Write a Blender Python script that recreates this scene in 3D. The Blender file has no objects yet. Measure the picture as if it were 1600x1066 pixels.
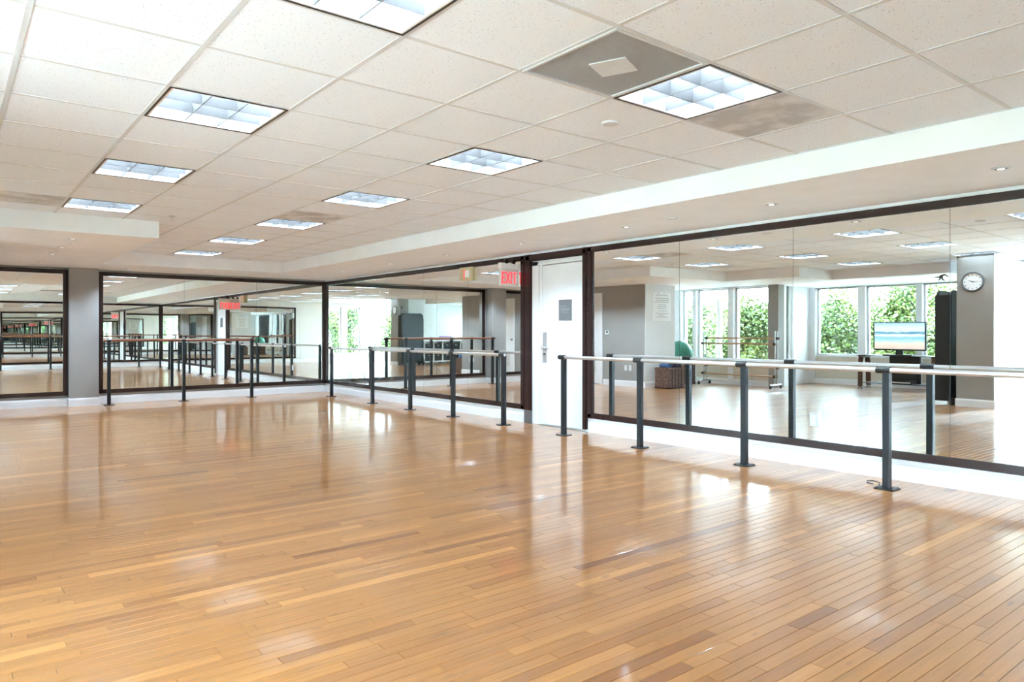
import bpy, bmesh, math, random
from mathutils import Vector, Matrix
random.seed(7)
SC = bpy.context.scene
COL = SC.collection

# ------------------------------------------------------------------ camera, sky, sun, exposure
T = 0.62                      # ceiling tile pitch in metres
EYE = 1.909 * T               # eye height
YAW = 0.6729                  # camera turned this far right of the long axis of the room
cd = bpy.data.cameras.new('camera'); cam = bpy.data.objects.new('camera', cd); COL.objects.link(cam)
cam.location = (0, 0, EYE); cam.rotation_euler = (math.pi / 2, 0, -YAW)
cd.sensor_width = 36; cd.lens = 1107.3 / 1600 * 36; cd.shift_y = -12.92 / 1600
cd.clip_start = 0.02; cd.clip_end = 300
SC.camera = cam

W = bpy.data.worlds.new('sky'); SC.world = W; W.use_nodes = True
bg = W.node_tree.nodes['Background']
bg.inputs[0].default_value = (0.62, 0.80, 1.0, 1); bg.inputs[1].default_value = 11.0
sd = bpy.data.lights.new('sun', 'SUN'); sun = bpy.data.objects.new('sun', sd); COL.objects.link(sun)
sd.energy = 20.0; sd.angle = 0.03; sd.color = (0.66, 0.83, 1.0)
sun.rotation_euler = Vector((-0.30, -0.12, -0.95)).to_track_quat('-Z', 'Y').to_euler()
sun.location = (20, -8, 25)

DOWN = 25.0                   # watts of each soffit downlight
LAMP = 10.5                   # brightness of the fluorescent tubes
SC.view_settings.view_transform = 'Standard'
SC.view_settings.look = 'None'
SC.view_settings.gamma = 1.0
SC.view_settings.use_curve_mapping = False
SC.view_settings.exposure = 2.3
SC.cycles.max_bounces = 16; SC.cycles.diffuse_bounces = 6; SC.cycles.glossy_bounces = 14
SC.cycles.transparent_max_bounces = 24; SC.cycles.transmission_bounces = 8
SC.cycles.sample_clamp_indirect = 8.0
SC.cycles.caustics_reflective = True

# ------------------------------------------------------------------ room measures (metres, camera at x=y=0)
XW, YB = 5.969, 13.540        # mirror planes of the right and the far wall
ZC, ZS = 2.414, 2.233         # tile ceiling, soffit
XS, YS = (8 - .6095) * T, 12.24
YN = -0.55                    # wall behind the camera
ZFT, ZFB = 2.202, 0.169       # mirror frame top and bottom
def gx(i): return (i - .6095) * T
def gy(j): return (j + 4.1643) * T

# ------------------------------------------------------------------ materials
def nt(name):
    m = bpy.data.materials.new(name); m.use_nodes = True
    return m, m.node_tree, m.node_tree.nodes['Principled BSDF']
def mat(name, col, rough=.5, metal=0., spec=.5, emit=None, es=0., bump=0., bscale=60., coat=0.):
    m, t, b = nt(name)
    b.inputs['Base Color'].default_value = (*col, 1); b.inputs['Roughness'].default_value = rough
    b.inputs['Metallic'].default_value = metal; b.inputs['Specular IOR Level'].default_value = spec
    if coat:
        b.inputs['Coat Weight'].default_value = coat; b.inputs['Coat Roughness'].default_value = .08
    if emit:
        b.inputs['Emission Color'].default_value = (*emit, 1); b.inputs['Emission Strength'].default_value = es
    g = t.nodes.new('ShaderNodeNewGeometry'); n = t.nodes.new('ShaderNodeTexNoise')
    n.inputs['Scale'].default_value = bscale; n.inputs['Detail'].default_value = 3
    t.links.new(g.outputs['Position'], n.inputs['Vector'])
    mx = t.nodes.new('ShaderNodeMix'); mx.data_type = 'RGBA'; mx.blend_type = 'MULTIPLY'
    mr = t.nodes.new('ShaderNodeMapRange'); mr.inputs[3].default_value = .93; mr.inputs[4].default_value = 1.05
    t.links.new(n.outputs['Fac'], mr.inputs[0])
    mx.inputs[0].default_value = 1; mx.inputs[6].default_value = (*col, 1)
    t.links.new(mr.outputs[0], mx.inputs[7]); t.links.new(mx.outputs[2], b.inputs['Base Color'])
    if bump:
        bp = t.nodes.new('ShaderNodeBump'); bp.inputs['Strength'].default_value = bump; bp.inputs['Distance'].default_value = .002
        t.links.new(n.outputs['Fac'], bp.inputs['Height']); t.links.new(bp.outputs[0], b.inputs['Normal'])
    return m

def mat_floor():
    m, t, b = nt('maple_floor')
    N = t.nodes.new; L = t.links.new
    a = N('ShaderNodeAttribute'); a.attribute_name = 'tone'
    g = N('ShaderNodeNewGeometry')
    mp = N('ShaderNodeMapping'); mp.inputs['Scale'].default_value = (2.2, 46, 1)
    ad = N('ShaderNodeVectorMath'); ad.operation = 'ADD'
    sc = N('ShaderNodeVectorMath'); sc.operation = 'SCALE'; sc.inputs[3].default_value = 37.
    L(a.outputs['Color'], sc.inputs[0]); L(g.outputs['Position'], ad.inputs[0]); L(sc.outputs[0], ad.inputs[1])
    L(ad.outputs[0], mp.inputs['Vector'])
    n = N('ShaderNodeTexNoise'); n.inputs['Scale'].default_value = 1.; n.inputs['Detail'].default_value = 5; n.inputs['Roughness'].default_value = .6
    L(mp.outputs[0], n.inputs['Vector'])
    r = N('ShaderNodeValToRGB'); e = r.color_ramp.elements
    e[0].position = 0; e[0].color = (.245, .078, .017, 1); e[1].position = 1; e[1].color = (.60, .278, .084, 1)
    k = e.new(.35); k.color = (.385, .155, .039, 1); k = e.new(.75); k.color = (.45, .195, .053, 1)
    sx = N('ShaderNodeSeparateColor'); L(a.outputs['Color'], sx.inputs[0])
    L(sx.outputs[0], r.inputs[0])
    r2 = N('ShaderNodeMapRange'); r2.inputs[1].default_value = .25; r2.inputs[2].default_value = .75
    r2.inputs[3].default_value = .80; r2.inputs[4].default_value = 1.12; L(n.outputs['Fac'], r2.inputs[0])
    mx = N('ShaderNodeMix'); mx.data_type = 'RGBA'; mx.blend_type = 'MULTIPLY'; mx.inputs[0].default_value = 1
    L(r.outputs[0], mx.inputs[6]); L(r2.outputs[0], mx.inputs[7])
    # knots and mineral streaks
    mp2 = N('ShaderNodeMapping'); mp2.inputs['Scale'].default_value = (5., 22, 1); L(ad.outputs[0], mp2.inputs['Vector'])
    n2 = N('ShaderNodeTexNoise'); n2.inputs['Scale'].default_value = 1.; n2.inputs['Detail'].default_value = 2; L(mp2.outputs[0], n2.inputs['Vector'])
    r3 = N('ShaderNodeMapRange'); r3.inputs[1].default_value = .68; r3.inputs[2].default_value = .80; L(n2.outputs['Fac'], r3.inputs[0])
    mx2 = N('ShaderNodeMix'); mx2.data_type = 'RGBA'; mx2.inputs[7].default_value = (.20, .085, .035, 1)
    L(r3.outputs[0], mx2.inputs[0]); L(mx.outputs[2], mx2.inputs[6])
    L(mx2.outputs[2], b.inputs['Base Color'])
    nr = N('ShaderNodeTexNoise'); nr.inputs['Scale'].default_value = 1.4; L(g.outputs['Position'], nr.inputs['Vector'])
    rr = N('ShaderNodeMapRange'); rr.inputs[3].default_value = .28; rr.inputs[4].default_value = .34; L(nr.outputs['Fac'], rr.inputs[0])
    L(rr.outputs[0], b.inputs['Roughness'])
    b.inputs['Specular IOR Level'].default_value = .5
    b.inputs['Coat Weight'].default_value = .75; b.inputs['Coat Roughness'].default_value = .085
    bp = N('ShaderNodeBump'); bp.inputs['Strength'].default_value = .10; bp.inputs['Distance'].default_value = .001
    L(n.outputs['Fac'], bp.inputs['Height']); L(bp.outputs[0], b.inputs['Normal'])
    return m

def mat_tile(name, base, dark, stain=False):
    m, t, b = nt(name); N = t.nodes.new; L = t.links.new
    g = N('ShaderNodeNewGeometry')
    v = N('ShaderNodeTexVoronoi'); v.inputs['Scale'].default_value = 75; L(g.outputs['Position'], v.inputs['Vector'])
    n = N('ShaderNodeTexNoise'); n.inputs['Scale'].default_value = 70; n.inputs['Detail'].default_value = 2; L(g.outputs['Position'], n.inputs['Vector'])
    lt = N('ShaderNodeMapRange'); lt.inputs[1].default_value = .13; lt.inputs[2].default_value = .22; lt.inputs[3].default_value = 1; lt.inputs[4].default_value = 0
    L(v.outputs['Distance'], lt.inputs[0])
    gt = N('ShaderNodeMapRange'); gt.inputs[1].default_value = .47; gt.inputs[2].default_value = .55; L(n.outputs['Fac'], gt.inputs[0])
    mu = N('ShaderNodeMath'); mu.operation = 'MULTIPLY'; L(lt.outputs[0], mu.inputs[0]); L(gt.outputs[0], mu.inputs[1])
    mx = N('ShaderNodeMix'); mx.data_type = 'RGBA'; mx.inputs[6].default_value = (*base, 1); mx.inputs[7].default_value = (*dark, 1)
    L(mu.outputs[0], mx.inputs[0])
    out = mx.outputs[2]
    if stain:
        n3 = N('ShaderNodeTexNoise'); n3.inputs['Scale'].default_value = 6; n3.inputs['Detail'].default_value = 4; L(g.outputs['Position'], n3.inputs['Vector'])
        r = N('ShaderNodeMapRange'); r.inputs[1].default_value = .42; r.inputs[2].default_value = .62; r.inputs[3].default_value = .72; r.inputs[4].default_value = 1.0
        L(n3.outputs['Fac'], r.inputs[0])
        m2 = N('ShaderNodeMix'); m2.data_type = 'RGBA'; m2.blend_type = 'MULTIPLY'; m2.inputs[0].default_value = 1
        L(out, m2.inputs[6]); L(r.outputs[0], m2.inputs[7]); out = m2.outputs[2]
    L(out, b.inputs['Base Color']); b.inputs['Roughness'].default_value = .9; b.inputs['Specular IOR Level'].default_value = .1
    bp = N('ShaderNodeBump'); bp.inputs['Strength'].default_value = .3; bp.inputs['Distance'].default_value = .002; bp.invert = True
    L(mu.outputs[0], bp.inputs['Height']); L(bp.outputs[0], b.inputs['Normal'])
    return m

def mat_glass():
    m = bpy.data.materials.new('window_glass'); m.use_nodes = True; t = m.node_tree
    for n in list(t.nodes): t.nodes.remove(n)
    o = t.nodes.new('ShaderNodeOutputMaterial'); tr = t.nodes.new('ShaderNodeBsdfTransparent'); gl = t.nodes.new('ShaderNodeBsdfGlossy')
    tr.inputs[0].default_value = (.93, .97, .95, 1); gl.inputs['Roughness'].default_value = .0
    mx = t.nodes.new('ShaderNodeMixShader'); f = t.nodes.new('ShaderNodeFresnel'); f.inputs[0].default_value = 1.35
    t.links.new(f.outputs[0], mx.inputs[0]); t.links.new(tr.outputs[0], mx.inputs[1]); t.links.new(gl.outputs[0], mx.inputs[2]); t.links.new(mx.outputs[0], o.inputs[0])
    return m

def mat_mirror():
    m = bpy.data.materials.new('mirror_silver'); m.use_nodes = True; t = m.node_tree
    for n in list(t.nodes): t.nodes.remove(n)
    o = t.nodes.new('ShaderNodeOutputMaterial'); gl = t.nodes.new('ShaderNodeBsdfGlossy')
    gl.inputs['Color'].default_value = (.895, .92, .90, 1); gl.inputs['Roughness'].default_value = .0
    g = t.nodes.new('ShaderNodeNewGeometry'); n = t.nodes.new('ShaderNodeTexNoise'); n.inputs['Scale'].default_value = 1.3; n.inputs['Detail'].default_value = 0
    bp = t.nodes.new('ShaderNodeBump'); bp.inputs['Strength'].default_value = .10; bp.inputs['Distance'].default_value = .004
    t.links.new(g.outputs['Position'], n.inputs['Vector']); t.links.new(n.outputs['Fac'], bp.inputs['Height']); t.links.new(bp.outputs[0], gl.inputs['Normal'])
    t.links.new(gl.outputs[0], o.inputs[0])
    return m

def mat_screen():
    m, t, b = nt('beach_screen'); N = t.nodes.new; L = t.links.new
    tc = N('ShaderNodeTexCoord'); sp = N('ShaderNodeSeparateXYZ'); L(tc.outputs['Generated'], sp.inputs[0])
    n = N('ShaderNodeTexNoise'); n.inputs['Scale'].default_value = 5; n.inputs['Detail'].default_value = 4
    mp = N('ShaderNodeMapping'); mp.inputs['Scale'].default_value = (1, 1, 3.5); L(tc.outputs['Generated'], mp.inputs[0]); L(mp.outputs[0], n.inputs['Vector'])
    ma = N('ShaderNodeMath'); ma.operation = 'MULTIPLY_ADD'; ma.inputs[1].default_value = .16; L(n.outputs['Fac'], ma.inputs[0])
    sb = N('ShaderNodeMath'); sb.operation = 'SUBTRACT'; sb.inputs[1].default_value = .08
    L(sp.outputs['Z'], sb.inputs[0]); L(sb.outputs[0], ma.inputs[2])
    r = N('ShaderNodeValToRGB'); e = r.color_ramp.elements; L(ma.outputs[0], r.inputs[0])
    e[0].position = 0; e[0].color = (.62, .52, .46, 1); e[1].position = 1; e[1].color = (.30, .52, .72, 1)
    for p, c in ((.22, (.72, .64, .58)), (.30, (.42, .66, .70)), (.44, (.22, .52, .66)), (.54, (.78, .86, .88)), (.58, (.18, .42, .58)), (.63, (.10, .30, .46)), (.67, (.55, .72, .82)), (.80, (.62, .78, .88))):
        k = e.new(p); k.color = (*c, 1)
    L(r.outputs[0], b.inputs['Emission Color']); b.inputs['Emission Strength'].default_value = .22
    L(r.outputs[0], b.inputs['Base Color']); b.inputs['Base Color'].default_value = (.02, .02, .02, 1); b.inputs['Roughness'].default_value = .2
    return m

def mat_weave(name, c1, c2):
    m, t, b = nt(name); N = t.nodes.new; L = t.links.new
    g = N('ShaderNodeNewGeometry'); v = N('ShaderNodeTexVoronoi'); v.inputs['Scale'].default_value = 42; L(g.outputs['Position'], v.inputs['Vector'])
    r = N('ShaderNodeValToRGB'); r.color_ramp.elements[0].color = (*c2, 1); r.color_ramp.elements[1].color = (*c1, 1)
    r.color_ramp.elements[0].position = .15; r.color_ramp.elements[1].position = .7
    L(v.outputs['Distance'], r.inputs[0]); L(r.outputs[0], b.inputs['Base Color']); b.inputs['Roughness'].default_value = .7
    bp = N('ShaderNodeBump'); bp.inputs['Strength'].default_value = .8; bp.inputs['Distance'].default_value = .01
    L(v.outputs['Distance'], bp.inputs['Height']); L(bp.outputs[0], b.inputs['Normal'])
    return m

def mat_leaf():
    m, t, b = nt('leaf'); N = t.nodes.new; L = t.links.new
    a = N('ShaderNodeAttribute'); a.attribute_name = 'tone'
    r = N('ShaderNodeValToRGB'); e = r.color_ramp.elements; s = N('ShaderNodeSeparateColor'); L(a.outputs['Color'], s.inputs[0]); L(s.outputs[0], r.inputs[0])
    e[0].color = (.012, .024, .006, 1); e[1].color = (.17, .18, .045, 1); k = e.new(.5); k.color = (.05, .085, .018, 1)
    L(r.outputs[0], b.inputs['Base Color']); b.inputs['Roughness'].default_value = .38
    return m

M = dict(
    floor=mat_floor(), subfloor=mat('subfloor_gap', (.035, .016, .008), .7),
    tile=mat_tile('acoustic_tile', (.83, .895, .975), (.34, .36, .39)), tile_old=mat_tile('stained_tile', (.72, .735, .76), (.5, .5, .52), True),
    grid=mat('white_grid', (.64, .67, .70), .5), paint=mat('white_paint', (.88, .892, .91), .6, bscale=4, spec=.3),
    grey=mat('grey_paint', (.345, .335, .318), .6, bscale=3, spec=.3), white=mat('white_trim', (.82, .82, .83), .35, bscale=5),
    cream=mat('cream_paint', (.66, .60, .50), .5, bscale=4), wall_l=mat('pale_wall', (.74, .74, .73), .6, bscale=4, spec=.3),
    wood=mat('mahogany', (.030, .0125, .011), .26, bscale=25, bump=.25), brownwood=mat('brown_rail_wood', (.22, .085, .045), .35, bscale=30),
    mirror=mat_mirror(), glass=mat_glass(), post=mat('charcoal_metal', (.013, .0155, .019), .4, .2), black=mat('black_plastic', (.012, .012, .013), .4),
    rail=mat('brushed_aluminium', (.74, .75, .77), .30, .85), steel=mat('satin_steel', (.55, .56, .57), .3, .9), plinth=mat('grey_plinth', (.16, .155, .16), .4, .4),
    door=mat('door_white', (.80, .80, .80), .4, bscale=3), plaque=mat('plaque_grey', (.17, .17, .175), .45), plaquetext=mat('plaque_text', (.30, .30, .31), .5),
    tube=mat('fluorescent_tube', (.9, .9, .9), .5, emit=(.68, .86, 1.), es=LAMP), louver=mat('louver_aluminium', (.15, .15, .155), .5, 0., .4), house=mat('fixture_white', (.88, .88, .88), .4),
    perf=mat('perforated_grey', (.36, .36, .365), .6), bulb=mat('downlight_bulb', (.8, .8, .8), .3, emit=(1, .97, .92), es=.25), dark=mat('dark_recess', (.05, .05, .05), .6),
    red=mat('sign_red', (.80, .05, .06), .4, emit=(1, .10, .12), es=.22), acrylic=mat('sign_face', (.82, .80, .78), .3), beige=mat('beige_plastic', (.62, .54, .33), .4),
    screen=mat_screen(), ballm=mat('teal_rubber', (.055, .30, .215), .32), basket=mat_weave('woven_basket', (.20, .115, .085), (.025, .015, .012)),
    blue=mat('blue_cloth', (.06, .12, .26), .8), purple=mat('purple_foam', (.34, .20, .40), .7), navy=mat('dark_cloth', (.025, .02, .035), .8), tabletop=mat('slate_panel', (.032, .043, .052), .42),
    paper=mat('paper', (.88, .88, .88), .6), ink=mat('print_grey', (.42, .42, .43), .7), brick=mat('terrace_concrete', (.80, .79, .77), .8, bscale=2), grass=mat('garden_ground', (.26, .27, .16), .9, bscale=1.5),
    leaf=mat_leaf(), bark=mat('bark', (.21, .17, .13), .9, bscale=20, bump=.6), palm=mat('palm_bark', (.15, .135, .12), .9, bscale=30, bump=.8),
    lightwood=mat('pale_wood', (.52, .33, .19), .45, bscale=25), walnut=mat('walnut', (.10, .042, .02), .35, bscale=25), shelfw=mat('shelf_white', (.78, .78, .77), .45), lime=mat('lime_plastic', (.55, .68, .10), .4),
    roof=mat('roof_slab', (.5, .5, .5), .9),
)

# ------------------------------------------------------------------ mesh helpers
def origin(o):
    p = Vector((0, 0, 0))
    while o: p += o.location; o = o.parent
    return p
class MB:
    def __init__(s): s.v = []; s.f = []; s.sm = []
    def add(s, vs, fs, smooth=False):
        b = len(s.v); s.v += [tuple(v) for v in vs]
        for f in fs: s.f.append(tuple(i + b for i in f)); s.sm.append(smooth)
        return s
    def box(s, x0, x1, y0, y1, z0, z1):
        x0, x1 = sorted((x0, x1)); y0, y1 = sorted((y0, y1)); z0, z1 = sorted((z0, z1))
        return s.add([(x0, y0, z0), (x1, y0, z0), (x1, y1, z0), (x0, y1, z0), (x0, y0, z1), (x1, y0, z1), (x1, y1, z1), (x0, y1, z1)],
                     [(0, 3, 2, 1), (4, 5, 6, 7), (0, 1, 5, 4), (1, 2, 6, 5), (2, 3, 7, 6), (3, 0, 4, 7)])
    def bbox(s, x0, x1, y0, y1, z0, z1, b=.004):      # box with chamfered edges
        bm = bmesh.new(); bmesh.ops.create_cube(bm, size=1)
        for v in bm.verts: v.co = Vector(((x0 + x1) / 2 + v.co.x * (x1 - x0), (y0 + y1) / 2 + v.co.y * (y1 - y0), (z0 + z1) / 2 + v.co.z * (z1 - z0)))
        bmesh.ops.bevel(bm, geom=bm.edges[:], offset=b, segments=2, profile=.7, affect='EDGES')
        bm.normal_update(); bm.verts.index_update()
        s.add([v.co[:] for v in bm.verts], [[v.index for v in f.verts] for f in bm.faces]); bm.free(); return s
    def cyl(s, p0, p1, r, n=16, r1=None, caps=True):
        p0 = Vector(p0); p1 = Vector(p1); r1 = r if r1 is None else r1
        d = (p1 - p0).normalized(); a = d.orthogonal().normalized(); c = d.cross(a)
        vs = []
        for p, q in ((p0, r), (p1, r1)):
            for k in range(n):
                t = 2 * math.pi * k / n; vs.append(p + (a * math.cos(t) + c * math.sin(t)) * q)
        s.add(vs, [(k, (k + 1) % n, n + (k + 1) % n, n + k) for k in range(n)], True)
        if caps:
            s.add(vs[:n], [tuple(range(n - 1, -1, -1))]); s.add(vs[n:], [tuple(range(n))])
        return s
    def tube(s, pts, r, n=10):
        pts = [Vector(p) for p in pts]; vs = []; a = None
        for i, p in enumerate(pts):
            d = (pts[min(i + 1, len(pts) - 1)] - pts[max(i - 1, 0)]).normalized()
            a = d.orthogonal().normalized() if a is None else (a - d * a.dot(d)).normalized()
            c = d.cross(a); q = r[i] if isinstance(r, (list, tuple)) else r
            vs += [p + (a * math.cos(2 * math.pi * k / n) + c * math.sin(2 * math.pi * k / n)) * q for k in range(n)]
        m = len(pts)
        s.add(vs, [(i * n + k, i * n + (k + 1) % n, (i + 1) * n + (k + 1) % n, (i + 1) * n + k) for i in range(m - 1) for k in range(n)], True)
        s.add(vs[:n], [tuple(range(n - 1, -1, -1))]); s.add(vs[-n:], [tuple(range(n))]); return s
    def ball(s, c, r, n=24, m=14, sq=(1, 1, 1)):
        c = Vector(c); vs = [c + Vector((0, 0, r * sq[2]))]
        for i in range(1, m):
            a = math.pi * i / m
            for k in range(n):
                b = 2 * math.pi * k / n; vs.append(c + Vector((r * sq[0] * math.sin(a) * math.cos(b), r * sq[1] * math.sin(a) * math.sin(b), r * sq[2] * math.cos(a))))
        vs.append(c - Vector((0, 0, r * sq[2]))); e = len(vs) - 1
        fs = [(0, 1 + k, 1 + (k + 1) % n) for k in range(n)]
        fs += [(1 + (i - 1) * n + k, 1 + i * n + k, 1 + i * n + (k + 1) % n, 1 + (i - 1) * n + (k + 1) % n) for i in range(1, m - 1) for k in range(n)]
        fs += [(e, 1 + (m - 2) * n + (k + 1) % n, 1 + (m - 2) * n + k) for k in range(n)]
        return s.add(vs, fs, True)
    def prism(s, poly, axis, a, b):                    # 2-D outline swept along x, y or z
        def P(u, v, w): return {'x': (w, u, v), 'y': (u, w, v), 'z': (u, v, w)}[axis]
        n = len(poly); vs = [P(u, v, a) for u, v in poly] + [P(u, v, b) for u, v in poly]
        return s.add(vs, [tuple(range(n - 1, -1, -1)), tuple(range(n, 2 * n))] + [(k, (k + 1) % n, n + (k + 1) % n, n + k) for k in range(n)])
    def build(s, name, m, parent=None, loc=None):
        me = bpy.data.meshes.new(name)
        o = bpy.data.objects.new(name, me); COL.objects.link(o)
        off = origin(parent) if parent else Vector(loc or (0, 0, 0))
        if parent: o.parent = parent
        else: o.location = off
        me.from_pydata([tuple(Vector(v) - off) for v in s.v], [], s.f)
        bm = bmesh.new(); bm.from_mesh(me); bmesh.ops.recalc_face_normals(bm, faces=bm.faces[:]); bm.to_mesh(me); bm.free()
        me.polygons.foreach_set('use_smooth', s.sm); me.materials.append(m); me.update()
        return o
def tag(o, label, cat, group=None):
    o['label'] = label; o['category'] = cat
    if group: o['group'] = group
    return o
def thing(name, label, cat, loc=(0, 0, 0), group=None):
    o = bpy.data.objects.new(name, None); COL.objects.link(o); o.location = loc; o.empty_display_size = .1
    return tag(o, label, cat, group)
def struct(o, label=None):
    o['kind'] = 'structure'
    if label: o['label'] = label
    return o
def sroot(name, loc=(0, 0, 0), label=None):
    o = bpy.data.objects.new(name, None); COL.objects.link(o); o.location = loc; return struct(o, label)
def dup(root, loc, label=None, group=None):
    r = root.copy(); COL.objects.link(r); r.location = loc
    if label: r['label'] = label
    if group: r['group'] = group
    def kids(a, b):
        for ch in list(a.children):
            c = ch.copy(); COL.objects.link(c); c.parent = b; kids(ch, c)
    kids(root, r); return r
def box(*a): return MB().box(*a)

# ------------------------------------------------------------------ floor: every board is a piece
floor = struct(box(-4.3, 6.1, YN - .1, 13.7, -.12, -.006).build('floor', M['subfloor']), 'glossy maple strip floor laid across the room')
PW = .0585
boards = []
k = 0; y = YN - .06
while y < 13.6:
    x = -4.2 - random.uniform(0, .9)
    while x < 6.0:
        l = random.choice((.3, .45, .6, .75, .9, 1.05, 1.3)) * random.uniform(.85, 1.15)
        boards.append((max(x, -4.25), min(x + l, 6.05), y, min(1, max(0, random.gauss(.55, .2))))); x += l
    y += PW
boards = [b for b in boards if b[1] - b[0] > .02]
cs, sn = math.cos(YAW), math.sin(YAW)
def shown(b):
    best = 0
    for t in (.1, .3, .5, .7, .9):
        X = b[0] + (b[1] - b[0]) * t; Y = b[2] + PW / 2
        d = Y * cs + X * sn
        if d < .8: continue
        u = (X * cs - Y * sn) / d * 1107.3; v = EYE / d * 1107.3 - 12.9
        if abs(u) < 800 and v < 533: best += 1 / d ** 3
    return best * (b[1] - b[0])
def board_geo(b, vs, fs, cols):
    x0, x1, y0, tone = b; y1 = y0 + PW; g = .0010; c = .0006; o = len(vs); dz = random.uniform(-.0003, .0002)
    x0 += g; x1 -= g; y0 += g; y1 -= g
    vs += [(x0, y0, -.005), (x1, y0, -.005), (x1, y1, -.005), (x0, y1, -.005), (x0, y0, dz - c), (x1, y0, dz - c), (x1, y1, dz - c), (x0, y1, dz - c),
           (x0 + c, y0 + c, dz), (x1 - c, y0 + c, dz), (x1 - c, y1 - c, dz), (x0 + c, y1 - c, dz)]
    q = [(8, 9, 10, 11)] + [(4 + i, 4 + (i + 1) % 4, 8 + (i + 1) % 4, 8 + i) for i in range(4)] + [(i, (i + 1) % 4, 4 + (i + 1) % 4, 4 + i) for i in range(4)]
    fs += [tuple(i + o for i in f) for f in q]
    cols += [(tone, random.random(), random.random(), 1)] * 1
def board_mesh(name, bs):
    vs, fs, cols = [], [], []
    for b in bs: board_geo(b, vs, fs, cols)
    me = bpy.data.meshes.new(name); me.from_pydata(vs, [], fs)
    a = me.attributes.new('tone', 'FLOAT_COLOR', 'FACE')
    flat = []
    for c in cols: flat += list(c) * 9
    a.data.foreach_set('color', flat); me.materials.append(M['floor']); me.update(); return me
boards.sort(key=shown, reverse=True)
for b in boards[:300]:
    o = bpy.data.objects.new('floor_board', board_mesh('floor_board', [b])); COL.objects.link(o); o.parent = floor
o = bpy.data.objects.new('floor_boards_far', board_mesh('floor_boards_far', boards[300:])); COL.objects.link(o); o.parent = floor; o['kind'] = 'stuff'

# ------------------------------------------------------------------ ceiling: grid, tiles, soffits
ceil = struct(box(-4.3, 6.1, YN - .1, 13.7, ZC + .22, ZC + .40).build('ceiling', M['roof']), 'white suspended tile ceiling')
OPEN = [(-4.1, XS, YN, 4.9), (-1.7, XS, 4.9, 7.0), (-.5, XS, 7.0, 8.6), (1.84, XS, 8.6, YS)]
def is_open(x, y): return any(a < x < b and c < y < d for a, b, c, d in OPEN)
LIGHT_CELLS = [(i, j) for i in (-7, -4, -1, 2, 5) for j in (-4, -1, 2, 5, 8, 11, 14) if is_open(gx(i + .1), gy(j + .1)) and is_open(gx(i + .9), gy(j + .9))]
AIR_CELLS = [(4, -1), (-4, 4)]
STAIN = [(6, -1), (5, 7), (1, 8)]
gridm = MB(); half = .0115
for (a, b, c, d) in OPEN:
    for i in range(-8, 9):
        if a - .01 <= gx(i) <= b + .01: gridm.box(max(gx(i) - half, a), min(gx(i) + half, b), c, d, ZC, ZC + .003)
    for j in range(-6, 17):
        if c <= gy(j) <= d: gridm.box(a, b, gy(j) - half, gy(j) + half, ZC + .0004, ZC + .0034)
gridm.build('ceiling_grid', M['grid'], ceil)
full = None
for i in range(-7, 8):
    for j in range(-6, 16):
        if (i, j) in LIGHT_CELLS or (i, j) in AIR_CELLS: continue
        for (a, b, c, d) in OPEN:
            x0, x1 = max(gx(i) + .003, a), min(gx(i + 1) - .003, b); y0, y1 = max(gy(j) + .003, c), min(gy(j + 1) - .003, d)
            if x1 - x0 < .03 or y1 - y0 < .03: continue
            z = ZC + .0022 + random.uniform(0, .0012)
            if x1 - x0 > .61 and y1 - y0 > .61 and (i, j) not in STAIN:
                if full is None:
                    full = box(-.307, .307, -.307, .307, 0, .015); fo = full.build('ceiling_tile', M['tile']); fo.parent = ceil; fo.location = ((x0 + x1) / 2, (y0 + y1) / 2, z); full = fo
                else:
                    c2 = full.copy(); COL.objects.link(c2); c2.location = ((x0 + x1) / 2, (y0 + y1) / 2, z)
            else:
                box(x0, x1, y0, y1, z, z + .015).build('ceiling_tile', M['tile_old' if (i, j) in STAIN else 'tile'], ceil)
for (a, b, c, d) in ((XS, 6.0, YN, 13.6), (1.84, XS, YS, 13.6), (-2.3, 1.84, 8.6, 13.6), (-4.2, -.5, 7.0, 8.6), (-4.2, -1.7, 4.9, 7.0)):
    struct(box(a, b, c, d, ZS, ZC + .2).build('ceiling_soffit', M['paint']), 'dropped white plaster soffit')

# ------------------------------------------------------------------ walls and baseboards
DY0, DY1, DZ = 6.075, 7.062, 2.10          # entrance door opening in the right wall
w = MB(); w.box(XW + .006, 6.15, YN - .1, DY0, 0, ZC + .2); w.box(XW + .006, 6.15, DY1, 13.7, 0, ZC + .2); w.box(XW + .006, 6.15, DY0, DY1, DZ, ZC + .2)
struct(w.build('wall_right', M['paint']))
w = MB(); w.box(1.90, 6.1, YB + .006, 13.75, 0, ZC + .2); w.box(1.53, 1.942, 13.29, 13.75, 0, ZC + .2); w.box(.2, 1.55, 13.466, 13.75, 0, ZC + .2)
struct(w.build('wall_back', M['grey']))
NEARWIN = [(-3.85, -2.75), (-2.55, -1.95), (-1.80, -1.20), (-.95, -.30)]
w = MB(); w.box(.85, 6.1, YN - .15, YN - .006, 0, ZC + .2); w.box(-4.2, .85, YN - .15, YN - .006, 0, .27); w.box(-4.2, .85, YN - .15, YN - .006, 2.25, ZC + .2)
xx = -4.2
for a, b in NEARWIN: w.box(xx, a, YN - .15, YN - .006, .27, 2.25); xx = b
w.box(xx, .85, YN - .15, YN - .006, .27, 2.25)
struct(w.build('wall_near', M['wall_l']))
LY0, LY1, LZ = 11.41, 12.33, 2.04          # louvred door in the grey stub wall
w = MB(); w.box(-.75, .25, 10.1, LY0, 0, ZC); w.box(-.75, .25, LY1, 13.7, 0, ZC); w.box(-.75, .25, LY0, LY1, LZ, ZC); w.box(-.75, .17, LY0, LY1, 0, LZ)
stub = struct(w.build('wall_left', M['grey']))
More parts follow.
